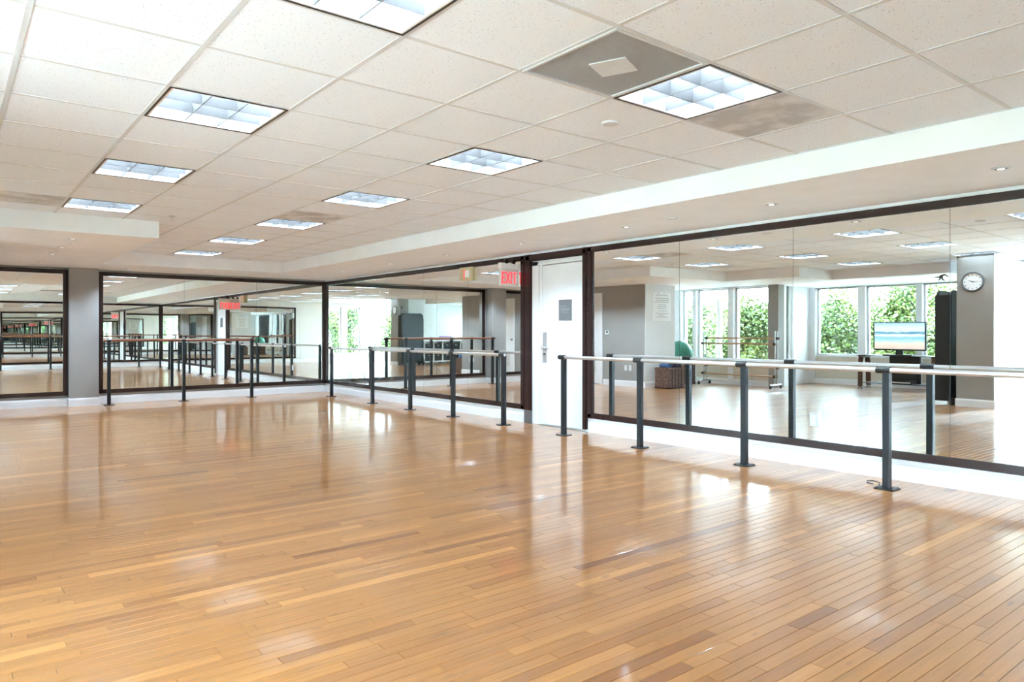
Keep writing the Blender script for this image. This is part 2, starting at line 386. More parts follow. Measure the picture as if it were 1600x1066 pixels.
# paler end of the stub wall, with strong window light put into its colour
struct(box(-.75, .2495, 10.09, 10.101, 0, ZC).build('wall_left_end', M['wall_l']))
struct(box(-2.2, -.7, 13.5, 13.7, 0, ZC).build('wall_alcove', M['wall_l']))
struct(box(-4.15, -1.24, 4.12, 4.30, 0, ZC + .1).build('wall_divider', M['wall_l']))
struct(box(-1.25, -.80, 3.95, 4.47, 0, ZC + .1).build('wall_pillar', M['grey']))

def baseboard(name, axis, pos, a, b, sgn):   # stands off its wall towards sgn
    prof = [(0, 0), (.016, 0), (.016, .098), (.013, .106), (.013, .112), (.007, .124), (.004, .128), (0, .128)]
    m = MB(); poly = [(pos + sgn * u, v) for u, v in prof]; m.prism(poly, 'y' if axis == 'x' else 'x', a, b)
    return struct(m.build(name, M['white']))
baseboard('baseboard_right', 'x', XW + .006, YN, 6.03, -1)
baseboard('baseboard_right', 'x', XW + .006, 7.19, YB, -1)
baseboard('baseboard_back', 'y', YB + .006, 1.942, 5.96, -1)
baseboard('baseboard_back', 'y', 13.29, 1.515, 1.957, -1)
baseboard('baseboard_back', 'y', 13.466, .26, 1.53, -1)
baseboard('baseboard_pilaster', 'x', 1.53, 13.275, 13.46, -1)
baseboard('baseboard_pilaster', 'x', 1.942, 13.275, 13.54, 1)
baseboard('baseboard_near', 'y', YN - .006, -4.1, 5.95, 1)
baseboard('baseboard_left', 'x', .25, 10.085, LY0 - .085, 1)
baseboard('baseboard_left', 'x', .25, LY1 + .07, 13.45, 1)
baseboard('baseboard_left', 'y', 10.09, -.765, .265, -1)
baseboard('baseboard_pillar', 'x', -.80, 3.935, 4.485, 1)
baseboard('baseboard_pillar', 'y', 3.95, -1.25, -.785, -1)
baseboard('baseboard_pillar', 'y', 4.47, -1.25, -.785, 1)
baseboard('baseboard_divider', 'y', 4.12, -4.1, -1.25, -1)
baseboard('baseboard_divider', 'y', 4.30, -4.1, -1.25, 1)

# ------------------------------------------------------------------ window walls on the left
wn = [0]
def window(xg, y0, y1, z0, z1, rail=None):
    wn[0] += 1
    r = sroot('window_%d' % wn[0], (xg, (y0 + y1) / 2, z0), 'tall fixed window with white frame')
    f = MB(); t = .035
    f.box(xg - .03, xg + .03, y0, y0 + t, z0, z1); f.box(xg - .03, xg + .03, y1 - t, y1, z0, z1)
    f.box(xg - .03, xg + .03, y0, y1, z0, z0 + t); f.box(xg - .03, xg + .03, y0, y1, z1 - t, z1)
    f.build('window_frame', M['white'], r)
    box(xg - .003, xg + .003, y0 + t, y1 - t, z0 + t, z1 - t).build('pane', M['glass'], r)
    box(xg - .05, xg + .10, y0, y1, z0 - .03, z0).build('window_sill', M['white'], r)
def window_wall(name, x, thick, piers, za, zb, ya, yb, sillmat):
    m = MB()
    for a, b in piers: m.box(x - thick, x + .04, a, b, 0, zb)
    m.box(x - thick, x + .04, ya, yb, zb, ZC + .1)
    struct(m.build(name, M['white']))
    struct(box(x - thick, x + .02, ya, yb, 0, za - .03).build(name + '_apron', M[sillmat]))
def window_y(yg, x0, x1, z0, z1):
    wn[0] += 1
    r = sroot('window_%d' % wn[0], ((x0 + x1) / 2, yg, z0), 'tall window in the wall behind the viewpoint')
    f = MB(); t = .035
    f.box(x0, x0 + t, yg - .03, yg + .03, z0, z1); f.box(x1 - t, x1, yg - .03, yg + .03, z0, z1); f.box(x0, x1, yg - .03, yg + .03, z0, z0 + t); f.box(x0, x1, yg - .03, yg + .03, z1 - t, z1)
    f.build('window_frame', M['white'], r); box(x0 + t, x1 - t, yg - .003, yg + .003, z0 + t, z1 - t).build('pane', M['glass'], r)
    box(x0, x1, yg - .05, yg + .10, z0 - .03, z0).build('window_sill', M['white'], r)
B1 = [(11.15, 13.3), (10.62, 10.96) , (9.64, 10.58), (8.62, 9.50)]
window_wall('wall_window_far', -2.12, .22, [(13.3, 13.6), (10.96, 11.15), (10.52, 10.62), (9.50, 9.64), (8.40, 8.62)], .50, ZS - .02, 8.40, 13.6, 'cream')
for a, b in ((11.15, 13.3), (10.62, 10.96), (9.64, 10.52), (8.62, 9.50)): window(-2.22, a, b, .50, ZS - .02)
struct(box(-2.30, -2.06, 8.36, 8.60, 0, ZC).build('wall_column', M['grey']))
p2 = [(8.62, 8.85), (7.46, 7.63), (6.27, 6.39), (5.05, 5.20), (4.20, 4.42), (2.65, 2.80), (1.35, 1.50), (.15, .30), (YN - .1, -.40)]
window_wall('wall_window_near', -4.12, .20, p2[:5], .66, ZS + .0, 4.2, 8.85, 'cream')
window_wall('wall_window_alcove', -4.12, .20, [(4.0, 4.2)] + p2[5:], .33, ZS + .0, YN - .1, 4.2, 'cream')
for a, b in ((7.63, 8.62), (6.39, 7.46), (5.20, 6.27), (4.42, 5.05), (2.80, 4.00), (1.50, 2.65), (.30, 1.35), (-.40, .15)): window(-4.22, a, b, .66 if a > 4.1 else .33, ZS)
for a, b in NEARWIN: window_y(YN - .08, a, b, .30, 2.25)
baseboard('baseboard_window', 'x', -2.10, 8.62, 13.5, 1); baseboard('baseboard_window', 'x', -4.10, YN, 8.7, 1)
# slanted return between the two window walls with a slit window
R0, R1 = Vector((-2.12, 8.375)), Vector((-4.15, 8.78)); rd = (R1 - R0).normalized(); rn = Vector((-rd.y, rd.x)) * -1
def slab(m, a, b, z0, z1, t0=0., t1=.14):
    p = [R0 + rd * a + rn * t0, R0 + rd * b + rn * t0, R0 + rd * b + rn * t1, R0 + rd * a + rn * t1]
    m.add([(q.x, q.y, z0) for q in p] + [(q.x, q.y, z1) for q in p], [(0, 1, 2, 3), (4, 5, 6, 7), (0, 1, 5, 4), (1, 2, 6, 5), (2, 3, 7, 6), (3, 0, 4, 7)]); return m
m = MB(); L = (R1 - R0).length
slab(m, 0, .45, 0, ZC); slab(m, .85, L, 0, ZC); slab(m, .45, .85, 0, .6); slab(m, .45, .85, ZS, ZC)
struct(m.build('wall_return', M['white']))
wn[0] += 1; r = sroot('window_%d' % wn[0], (R0.x, R0.y, .6), 'narrow slit window in the angled return wall')
slab(MB(), .45, .85, .6, ZS, .06, .066).build('pane', M['glass'], r)
f = MB(); slab(f, .45, .48, .6, ZS, .03, .1); slab(f, .82, .85, .6, ZS, .03, .1); f.build('window_frame', M['white'], r)

# ------------------------------------------------------------------ framed wall mirrors
def frame_bar(m, axis, face, sgn, a0, a1, z0, z1):
    """stepped moulding; face = wall plane, sgn = direction into the room; a = along wall"""
    horiz = (a1 - a0) > (z1 - z0)
    def bx(d, i0, i1):        # i = fractions across the bar width
        if horiz: aa, bb, zz0, zz1 = a0, a1, z0 + (z1 - z0) * i0, z0 + (z1 - z0) * i1
        else: aa, bb, zz0, zz1 = a0 + (a1 - a0) * i0, a0 + (a1 - a0) * i1, z0, z1
        if axis == 'x': m.box(face, face + sgn * d, aa, bb, zz0, zz1)
        else: m.box(aa, bb, face, face + sgn * d, zz0, zz1)
    bx(.014, 0, 1); bx(.022, .1, .9); bx(.030, .22, .78); bx(.024, .06, .16); bx(.024, .84, .94)
def wall_mirror(label, axis, face, sgn, a0, a1, seams, wl=.066, wr=.066):
    c = ((face, (a0 + a1) / 2, ZFB) if axis == 'x' else ((a0 + a1) / 2, face, ZFB))
    r = thing('wall_mirror', label, 'mirror', c)
    edges = [a0 + wl - .01] + seams + [a1 - wr + .01]
    for p, q in zip(edges[:-1], edges[1:]):
        m = MB()
        if axis == 'x': m.box(face, face - sgn * .004, p + .0016, q - .0016, ZFB + .05, ZFT - .05)
        else: m.box(p + .0016, q - .0016, face, face - sgn * .004, ZFB + .05, ZFT - .05)
        o = m.build('mirror_panel', M['mirror'], r)
    if axis == 'x': box(face - sgn * .0042, face - sgn * .006, a0 + .03, a1 - .03, ZFB + .03, ZFT - .03).build('backing_board', M['dark'], r)
    else: box(a0 + .03, a1 - .03, face - sgn * .0042, face - sgn * .006, ZFB + .03, ZFT - .03).build('backing_board', M['dark'], r)
    for (u0, u1, v0, v1) in ((a0, a1, ZFT - .066, ZFT), (a0, a1, ZFB, ZFB + .066), (a0, a0 + wl, ZFB, ZFT), (a1 - wr, a1, ZFB, ZFT)):
        m = MB(); frame_bar(m, axis, face - sgn * .004, sgn, u0, u1, v0, v1); m.build('frame_bar', M['wood'], r)
    return r
wall_mirror('long dark framed wall mirror left of the white door', 'x', XW, -1, 7.19, YB - .004, [8.53, 9.76, 10.99, 12.22], .10, .07)
wall_mirror('large dark framed wall mirror right of the white door', 'x', XW, -1, YN + .01, 6.045, [-.40 + .1, .87, 2.14, 3.42, 4.69], .066, .10)
wall_mirror('dark framed mirror across the far wall between pilaster and corner', 'y', YB, -1, 1.975, XW - .002, [3.31, 4.59])
wall_mirror('narrow dark framed mirror left of the grey pilaster', 'y', 13.46, -1, .30, 1.525, [])
wall_mirror('dark framed mirror on the wall behind the viewpoint, seen only in other mirrors', 'y', YN, 1, 1.0, XW - .002, [2.24, 3.48, 4.72])

# ------------------------------------------------------------------ entrance door
d = sroot('door_1', (XW, (DY0 + DY1) / 2, 0), 'white door with dark wood casing between the two long mirrors')
XL = XW + .040
MB().bbox(XL, XL + .044, 6.085, 6.935, .012, 2.048, .003).build('door_leaf', M['door'], d)
m = MB(); m.box(XW - .004, 6.13, 6.94, DY1, 0, DZ); m.box(XL - .012, XL + .03, 6.90, 6.945, 0, 2.06); m.build('jamb', M['door'], d)
m = MB(); m.box(XW - .004, 6.13, DY0, DY1, 2.055, DZ); m.box(XW + .03, 6.13, DY0 - .0, 6.09, 0, DZ); m.build('header', M['door'], d)
m = MB(); frame_bar(m, 'x', XW - .004, -1, DY1, 7.19, .17, 2.202); m.build('casing', M['wood'], d)
m = MB(); frame_bar(m, 'x', XW - .004, -1, 6.035, 6.11, .03, 2.202); m.build('casing', M['wood'], d)
m = MB(); frame_bar(m, 'x', XW - .004, -1, 6.035, 7.19, 2.11, 2.202); m.build('casing', M['wood'], d)
MB().bbox(XW - .042, XW + .01, 7.07, 7.185, 0, .172, .004).build('plinth_block', M['plinth'], d)
MB().box(XW, 6.12, DY0, DY1, 0, .008).build('threshold', M['steel'], d)
box(6.12, 6.16, DY0 - .05, DY1 + .05, 0, DZ + .05).build('back_stop', M['door'], d)
lk = MB().bbox(XL - .006, XL, 6.82, 6.90, .80, 1.19, .002).build('lock_plate', M['rail'], d)
m = MB(); m.cyl((XL - .006, 6.86, .985), (XL - .05, 6.86, .985), .024, 16); m.cyl((XL - .045, 6.86, .985), (XL - .045, 6.75, .985), .009, 10); m.build('lever_handle', M['steel'], lk)
m = MB(); m.cyl((XL - .006, 6.86, .91), (XL - .016, 6.86, .91), .012, 12); m.build('keyhole', M['dark'], lk)
pq = thing('door_plaque', 'small grey plaque on the white entrance door', 'sign', (XL, 6.47, 1.34))
MB().bbox(XL - .008, XL - .0005, 6.357, 6.59, 1.335, 1.595, .002).build('plate', M['plaque'], pq)
m = MB()
for z, h, a, b in ((1.472, .012, 6.39, 6.555), (1.452, .006, 6.42, 6.54), (1.51, .006, 6.45, 6.56), (1.43, .005, 6.40, 6.52)): m.box(XL - .0092, XL - .008, a, b, z, z + h)
m.build('engraved_lines', M['plaquetext'], pq)

# louvred white door in the grey stub wall
d = sroot('door_2', (.25, (LY0 + LY1) / 2, 0), 'white louvred service door in the grey stub wall')
MB().bbox(.18, .225, LY0 + .02, LY1 - .02, .01, LZ - .02, .003).build('door_leaf', M['door'], d)
m = MB(); m.box(.17, .27, LY0 - .06, LY0 + .02, 0, LZ + .05); m.box(.17, .27, LY1 - .02, LY1 + .06, 0, LZ + .05); m.box(.17, .27, LY0, LY1, LZ - .02, LZ + .05); m.build('casing', M['white'], d)
for q in range(9):
    z = .28 + q * .045; MB().add([(.225, LY0 + .2, z + .03), (.225, LY1 - .2, z + .03), (.243, LY1 - .2, z), (.243, LY0 + .2, z), (.225, LY0 + .2, z + .024), (.225, LY1 - .2, z + .024), (.240, LY1 - .2, z - .004), (.240, LY0 + .2, z - .004)],
        [(0, 1, 2, 3), (4, 5, 6, 7), (2, 3, 7, 6), (0, 3, 7, 4), (1, 2, 6, 5)]).build('louvre_slat', M['rail'], d)
m = MB(); m.cyl((.225, LY1 - .09, 1.0), (.29, LY1 - .09, 1.0), .026, 14); m.build('door_knob', M['steel'], d)

# ------------------------------------------------------------------ ballet barres
def floor_post(parent, x, y, h, ang=0):
    p = MB().bbox(x - .025, x + .025, y - .025, y + .025, .006, h, .004).build('post', M['post'], parent)
    m = MB(); m.prism([(x + .075 * a, y + .075 * b) for a, b in ((-1, -.75), (-.75, -1), (.75, -1), (1, -.75), (1, .75), (.75, 1), (-.75, 1), (-1, .75))], 'z', .0, .008)
    for a in (-1, 1):
        for b in (-1, 1): m.cyl((x + .055 * a, y + .055 * b, .008), (x + .055 * a, y + .055 * b, .013), .008, 8)
    m.build('base_plate', M['black'], p)
    return p
def wall_barre(label, posts, y0, y1):
    x = 5.57; zr = .90
    r = thing('ballet_barre', label, 'ballet barre', (x, (y0 + y1) / 2, 0))
    for y in posts:
        p = floor_post(r, x, y, zr - .012)
        m = MB(); m.cyl((x - .004, y - .028, zr), (x - .004, y + .075, zr), .0265, 18); m.box(x - .024, x + .024, y - .026, y + .026, zr - .03, zr + .012); m.build('rail_sleeve', M['black'], p)
    ys = sorted(posts); seg = [y0] + ys[1:-1] + [y1] if len(ys) > 2 else [y0, y1]
    for a, b in zip(seg[:-1], seg[1:]):
        MB().cyl((x - .004, a + .001, zr), (x - .004, b - .001, zr), .0195, 20).build('rail', M['rail'], r)
    return r
wall_barre('silver ballet barre on charcoal posts in front of the far right mirror', [7.16, 8.319, 9.50, 10.738, 12.356], 7.13, 12.45)
wall_barre('silver ballet barre on charcoal posts in front of the near right mirror', [1.21, 2.429, 3.658, 4.877, 6.028], 1.15, 6.06)
def wood_barre(label, y, xs, x0, x1):
    zr = 1.055
    r = thing('ballet_barre', label, 'ballet barre', ((x0 + x1) / 2, y, 0))
    for x in xs:
        p = floor_post(r, x, y, zr - .015)
        m = MB(); m.box(x - .028, x + .028, y - .02, y + .02, zr - .03, zr - .012); m.cyl((x - .03, y, zr), (x + .03, y, zr), .027, 16); m.build('rail_saddle', M['black'], p)
    MB().cyl((x0, y, zr), (x1, y, zr), .022, 18).build('rail', M['brownwood'], r)
wood_barre('brown wooden barre on black posts in front of the far mirror', 13.12, [2.06, 3.20, 4.36], 1.98, 4.42)
wood_barre('brown wooden barre on black posts along the wall behind the viewpoint', -.22, [1.3, 2.6, 3.9, 5.2], 1.2, 5.3)

# small cable on the foot of the nearest post
m = MB(); m.tube([(5.64, 2.56, .006), (5.62, 2.60, .012), (5.66, 2.62, .02), (5.69, 2.58, .02), (5.66, 2.52, .018), (5.60, 2.50, .014)], .004, 6)
tag(m.build('loose_strap', M['black'], loc=(5.64, 2.56, 0)), 'short black strap lying by the foot of the nearest barre post', 'strap')

# ------------------------------------------------------------------ ceiling lights
def ring(m, x0, x1, y0, y1, w_, z0, z1):
    m.box(x0, x1, y0, y0 + w_, z0, z1); m.box(x0, x1, y1 - w_, y1, z0, z1); m.box(x0, x0 + w_, y0 + w_, y1 - w_, z0, z1); m.box(x1 - w_, x1, y0 + w_, y1 - w_, z0, z1)
h = .302
proto = thing('ceiling_light', 'x', 'ceiling light', (0, 0, 0), 'square louvred lights in the tile ceiling')
m = MB(); ring(m, -h, h, -h, h, .011, -.003, .10); m.build('edge_trim', M['black'], proto)
m = MB(); ring(m, -h + .011, h - .011, -h + .011, h - .011, .012, -.001, .07); ring(m, -h + .012, h - .012, -h + .012, h - .012, .003, .07, .15); m.box(-h + .012, h - .012, -h + .012, h - .012, .15, .155); m.build('housing', M['house'], proto)
for q in (-1, 1):
    c = q * .0935
    for ax in (0, 1):
        P = [(-.0025, .002), (.0025, .002), (.009, .082), (-.009, .082)]; l = h - .024
        m = MB(); m.prism([(c + u, v) for u, v in P], 'y' if ax == 0 else 'x', -l, l)
        m.build('louvre_blade', M['louver'], proto)
for xx in (-.187, 0, .187):
    MB().cyl((xx, -.26, .118), (xx, .26, .118), .013, 10).build('lamp_tube', M['tube'], proto)
ROW = {2: 'in the left row', 5: 'in the right row', -1: 'in the row over the window side', -4: 'in the row by the windows', -7: 'in the outermost row by the windows'}
ORD = ['first', 'second', 'third', 'fourth', 'fifth', 'sixth', 'seventh', 'eighth']
first = True
for i in (5, 2, -1, -4, -7):
    js = [j for (a, j) in LIGHT_CELLS if a == i]
    for n_, j in enumerate(sorted(js)):
        lab = 'square louvred ceiling light, %s from the viewpoint end, %s' % (ORD[n_], ROW[i])
        loc = (gx(i + .5), gy(j + .5), ZC)
        if first: proto.location = loc; proto['label'] = lab; first = False
        else: dup(proto, loc, lab)

def air(cell, lab):
    i, j = cell; x, y = gx(i + .5), gy(j + .5)
    r = thing('air_diffuser', lab, 'air diffuser', (x, y, ZC))
    m = MB(); ring(m, x - .300, x + .300, y - .300, y + .300, .014, ZC - .004, ZC + .012); m.build('frame', M['grid'], r)
    vs = []; fs = []; n = 54; q = .286; st = 2 * q / n
    m = MB()
    for a in range(n):
        u = -q + a * st
        m.box(x + u, x + u + st * .55, y - q, y + q, ZC + .0035, ZC + .0055); m.box(x - q, x + q, y + u, y + u + st * .55, ZC + .004, ZC + .006)
    pf = m.build('perforated_face', M['perf'], r)
    box(x - q, x + q, y - q, y + q, ZC + .03, ZC + .034).build('back_pan', M['dark'], r)
    cx, cy = x + .0, y - .0
    q5 = [(cx + .088 * (u * .922 - v * .388), cy + .088 * (u * .388 + v * .922)) for u, v in ((-1, -1), (1, -1), (1, 1), (-1, 1))]; m = MB(); m.prism(q5, 'z', ZC - .004, ZC + .002); m.cyl((cx, cy, ZC - .004), (cx, cy, ZC - .007), .01, 10); m.build('centre_plate', M['grid'], r)
air((4, -1), 'grey perforated air diffuser with a pale centre plate beside the near light')
air((-4, 4), 'grey perforated air diffuser over the television area, seen in the mirror')

def downlight(x, y, lab, grp):
    r = thing('downlight', lab, 'downlight', (x, y, ZS), grp)
    m = MB(); n = 20
    for k in range(n):
        a, b = 2 * math.pi * k / n, 2 * math.pi * (k + 1) / n
        p = [(math.cos(a), math.sin(a)), (math.cos(b), math.sin(b))]
        m.add([(x + .055 * p[0][0], y + .055 * p[0][1], ZS - .004), (x + .055 * p[1][0], y + .055 * p[1][1], ZS - .004), (x + .036 * p[1][0], y + .036 * p[1][1], ZS - .006), (x + .036 * p[0][0], y + .036 * p[0][1], ZS - .006)], [(0, 1, 2, 3)])
        m.add([(x + .055 * p[0][0], y + .055 * p[0][1], ZS - .004), (x + .055 * p[1][0], y + .055 * p[1][1], ZS - .004), (x + .056 * p[1][0], y + .056 * p[1][1], ZS), (x + .056 * p[0][0], y + .056 * p[0][1], ZS)], [(0, 1, 2, 3)])
    m.build('trim_ring', M['grid'], r)
    MB().cyl((x, y, ZS - .0045), (x, y, ZS - .0005), .037, 20).build('recess', M['dark'], r)
    MB().ball((x + .004, y, ZS - .003), .024, 14, 8, (1, 1, .35)).build('bulb', M['bulb'], r)
    ld = bpy.data.lights.new('downlight_beam', 'SPOT'); ld.energy = DOWN; ld.spot_size = 2.3; ld.spot_blend = .8; ld.shadow_soft_size = .03; ld.color = (.60, .80, 1.)
    lo = bpy.data.objects.new('downlight_beam', ld); COL.objects.link(lo); lo.parent = r; lo.location = (0, 0, -.02)
for n_, yy in enumerate((-.01, 1.59, 3.2, 4.78, 6.42, 8.0, 9.58, 11.2, 12.75)):
    downlight(5.25, yy, 'small round downlight in the soffit over the right mirrors, %s from the viewpoint end' % (ORD + ['ninth'])[n_], 'downlights in the right soffit')
for n_, yy in enumerate((9.24, 10.2, 11.2, 12.6)):
    downlight(1.09, yy, 'small round downlight in the left soffit, %s from its front edge' % ORD[n_], 'downlights in the left soffit')
for n_, xx in enumerate((2.3, 3.7)):
    downlight(xx, 12.9, 'small round downlight in the soffit over the far mirror, %s from the pilaster' % ORD[n_], 'downlights in the far soffit')

def disc(name, x, y, z, rr, hh, mm, lab, cat):
    m = MB(); m.cyl((x, y, z), (x, y, z - hh), rr, 24, rr * .9); tag(m.build(name, mm, loc=(x, y, z)), lab, cat)
disc('cover_disc', 3.04, 2.89, ZC + .003, .052, .012, M['grid'], 'flat round white cover on the tile beside the air diffuser', 'ceiling cover')
disc('cover_disc', 5.19, 4.16, ZS, .05, .008, M['grid'], 'flat round white cover on the right soffit between two downlights', 'ceiling cover')
disc('cover_disc', 1.12, 9.7, ZS, .05, .008, M['grid'], 'flat round white cover on the left soffit between two downlights', 'ceiling cover')
def sprinkler(x, y, z, lab):
    r = thing('sprinkler', lab, 'sprinkler', (x, y, z))
    MB().cyl((x, y, z), (x, y, z - .008), .035, 18).build('escutcheon', M['steel'], r)
    m = MB(); m.cyl((x, y, z - .008), (x, y, z - .035), .008, 10); m.cyl((x, y, z - .045), (x, y, z - .048), .017, 14); m.cyl((x - .01, y, z - .03), (x - .006, y, z - .046), .003, 6); m.cyl((x + .01, y, z - .03), (x + .006, y, z - .046), .003, 6); m.build('head', M['steel'], r)
sprinkler(1.86, 8.08, ZC + .004, 'sprinkler head on the tile ceiling beside the left soffit')
sprinkler(3.14, 11.31, ZC + .004, 'sprinkler head in the far darker part of the tile ceiling')

# ------------------------------------------------------------------ things on the mirrors
ex = thing('exit_sign', 'red lettered exit sign standing out from the mirror beside the door', 'exit sign', (XW, 7.38, 1.80))
m = MB(); m.bbox(XW - .30, XW - .004, 7.35, 7.41, 2.03, 2.105, .004); m.build('housing', M['acrylic'], ex)
m = MB(); m.bbox(XW - .29, XW - .006, 7.368, 7.392, 1.80, 2.03, .002); m.build('face_panel', M['acrylic'], ex)
def letters(m, x0, z0, wl, hl, gap, yy, t, flip):
    s_ = hl * .16
    def bar(a, b, c, e):
        m.box(a, b, yy, yy + t, c, e)
    def diag(xa, za, xb, zb):
        v = Vector((xb - xa, zb - za)).normalized(); n = Vector((-v.y, v.x)) * s_ / 2
        q = [(xa + n.x, za + n.y), (xb + n.x, zb + n.y), (xb - n.x, zb - n.y), (xa - n.x, za - n.y)]; m.prism(q, 'y', yy, yy + t)
    word = 'EXIT' if not flip else 'EXIT'[::-1]
    x = x0
    for ch in word:
        ww = wl * (.45 if ch == 'I' else 1)
        if ch == 'E':
            if flip: bar(x + ww - s_, x + ww, z0, z0 + hl)
            else: bar(x, x + s_, z0, z0 + hl)
            for zz in (z0, z0 + hl / 2 - s_ / 2, z0 + hl - s_): bar(x, x + ww, zz, zz + s_)
        if ch == 'X': diag(x, z0, x + ww, z0 + hl); diag(x, z0 + hl, x + ww, z0)
        if ch == 'I': bar(x + ww / 2 - s_ / 2, x + ww / 2 + s_ / 2, z0, z0 + hl)
        if ch == 'T': bar(x, x + ww, z0 + hl - s_, z0 + hl); bar(x + ww / 2 - s_ / 2, x + ww / 2 + s_ / 2, z0, z0 + hl)
        x += ww + gap
m = MB(); letters(m, XW - .272, 1.835, .062, .155, .013, 7.3655, .002, False); m.build('letters_front', M['red'], ex)
m = MB(); letters(m, XW - .272, 1.835, .062, .155, .013, 7.3925, .002, True); m.build('letters_back', M['red'], ex)
for a in (.09, .21):
    m = MB(); m.cyl((XW - a, 7.375, 2.128), (XW - a, 7.335, 2.125), .026, 14, .032); m.cyl((XW - a, 7.38, 2.10), (XW - a, 7.38, 2.13), .01, 8); m.build('lamp_head', M['black'], ex)
st = thing('alarm_strobe', 'beige fire alarm strobe at the top of the far right mirror', 'alarm', (XW, 8.51, 1.945))
MB().bbox(XW - .05, XW - .0005, 8.36, 8.67, 1.945, 2.14, .006).build('body', M['beige'], st)
MB().bbox(XW - .075, XW - .05, 8.41, 8.50, 1.99, 2.09, .008).build('flash_lens', M['paper'], st)
m = MB(); m.box(XW - .0515, XW - .05, 8.54, 8.565, 1.97, 2.11); m.build('print', M['red'], st)
def outlet(axis, face, a, z, sgn, lab, mm='steel'):
    loc = (face, a, z) if axis == 'x' else (a, face, z)
    r = thing('wall_outlet', lab, 'outlet', loc)
    def bb(m, d0, d1, u0, u1, v0, v1):
        if axis == 'x': m.box(face + sgn * d0, face + sgn * d1, a + u0, a + u1, z + v0, z + v1)
        else: m.box(a + u0, a + u1, face + sgn * d0, face + sgn * d1, z + v0, z + v1)
        return m
    bb(MB(), .0003, .005, -.036, .036, -.058, .058).build('cover_plate', M[mm], r)
    for v in (.022, -.022):
        s_ = bb(MB(), .005, .008, -.018, .018, v - .016, v + .016).build('socket', M['white'], r)
        m = MB(); bb(m, .008, .0086, -.009, -.006, v - .007, v + .007); bb(m, .008, .0086, .006, .009, v - .007, v + .007); m.build('slot', M['dark'], s_)
outlet('x', XW, 3.225, .418, -1, 'power outlet set into the near right mirror')
outlet('x', XW, 11.82, .412, -1, 'power outlet set into the far right mirror near the corner')
outlet('x', .25, 10.64, .41, 1, 'left one of two outlets low on the grey stub wall', 'white')
outlet('x', .25, 10.51, .41, 1, 'right one of two outlets low on the grey stub wall, nearer the wall end', 'white')
ic = thing('wall_keypad', 'small grey keypad on the stub wall beside the louvred door', 'keypad', (.25, 11.20, 1.15))
MB().bbox(.2505, .272, 11.14, 11.26, 1.15, 1.24, .004).build('body', M['rail'], ic); box(.272, .2735, 11.165, 11.225, 1.19, 1.225).build('display', M['dark'], ic)

# ------------------------------------------------------------------ things on the left side, seen in the mirrors
po = thing('notice_poster', 'white printed notice sheet with a metal clip on the light wall end', 'poster', (-.30, 10.09, 1.44))
box(-.61, .02, 10.083, 10.0885, 1.44, 2.06).build('sheet', M['paper'], po)
m = MB()
for q, (z, a, b) in enumerate([(2.0, -.2, .2), (1.93, -.24, .22), (1.89, -.24, .18), (1.85, -.22, .24), (1.79, -.15, .12), (1.75, -.17, .15), (1.71, -.15, .15), (1.66, -.2, .1), (1.60, -.22, .2), (1.56, -.1, .12), (1.52, -.22, .22)]):
    m.box(-.295 + a, -.295 + b, 10.0822, 10.083, z, z + .014)
m.build('printed_lines', M['ink'], po)
MB().bbox(-.40, -.19, 10.072, 10.083, 2.045, 2.085, .004).build('clip', M['steel'], po)

ck = thing('wall_clock', 'round white wall clock with silver rim on the grey pillar', 'clock', (-.8, 4.24, 1.995))
m = MB(); cx, cy, cz = -.8, 4.24, 1.995; n = 40
for k in range(n):
    a, b = 2 * math.pi * k / n, 2 * math.pi * (k + 1) / n
    R = [(.162, .0), (.162, .018), (.150, .034), (.136, .030), (.134, .014)]
    for (r0, d0), (r1, d1) in zip(R[:-1], R[1:]):
        m.add([(cx + d0, cy + r0 * math.cos(a), cz + r0 * math.sin(a)), (cx + d0, cy + r0 * math.cos(b), cz + r0 * math.sin(b)), (cx + d1, cy + r1 * math.cos(b), cz + r1 * math.sin(b)), (cx + d1, cy + r1 * math.cos(a), cz + r1 * math.sin(a))], [(0, 1, 2, 3)], True)
m.build('rim', M['plinth'], ck)
MB().cyl((cx + .001, cy, cz), (cx + .014, cy, cz), .136, 40).build('dial', M['paper'], ck)
m = MB()
for k in range(12):
    a = math.pi * k / 6; v = Vector((math.cos(a), math.sin(a))); n_ = Vector((-v.y, v.x)) * .005
    q = [v * .122 + n_, v * .104 + n_, v * .104 - n_, v * .122 - n_]; m.prism([(cy + p.x, cz + p.y) for p in q], 'x', cx + .014, cx + .0155)
m.build('hour_marks', M['dark'], ck)
for (a, l, wd) in (((-1, .02), .085, .008), ((.86, .42), .055, .011)):
    v = Vector(a).normalized(); n_ = Vector((-v.y, v.x)) * wd / 2
    m = MB(); m.prism([(cy + p.x, cz + p.y) for p in (v * -.015 + n_, v * l + n_ * .5, v * l - n_ * .5, v * -.015 - n_)], 'x', cx + .016, cx + .0185); m.build('clock_hand', M['black'], ck)

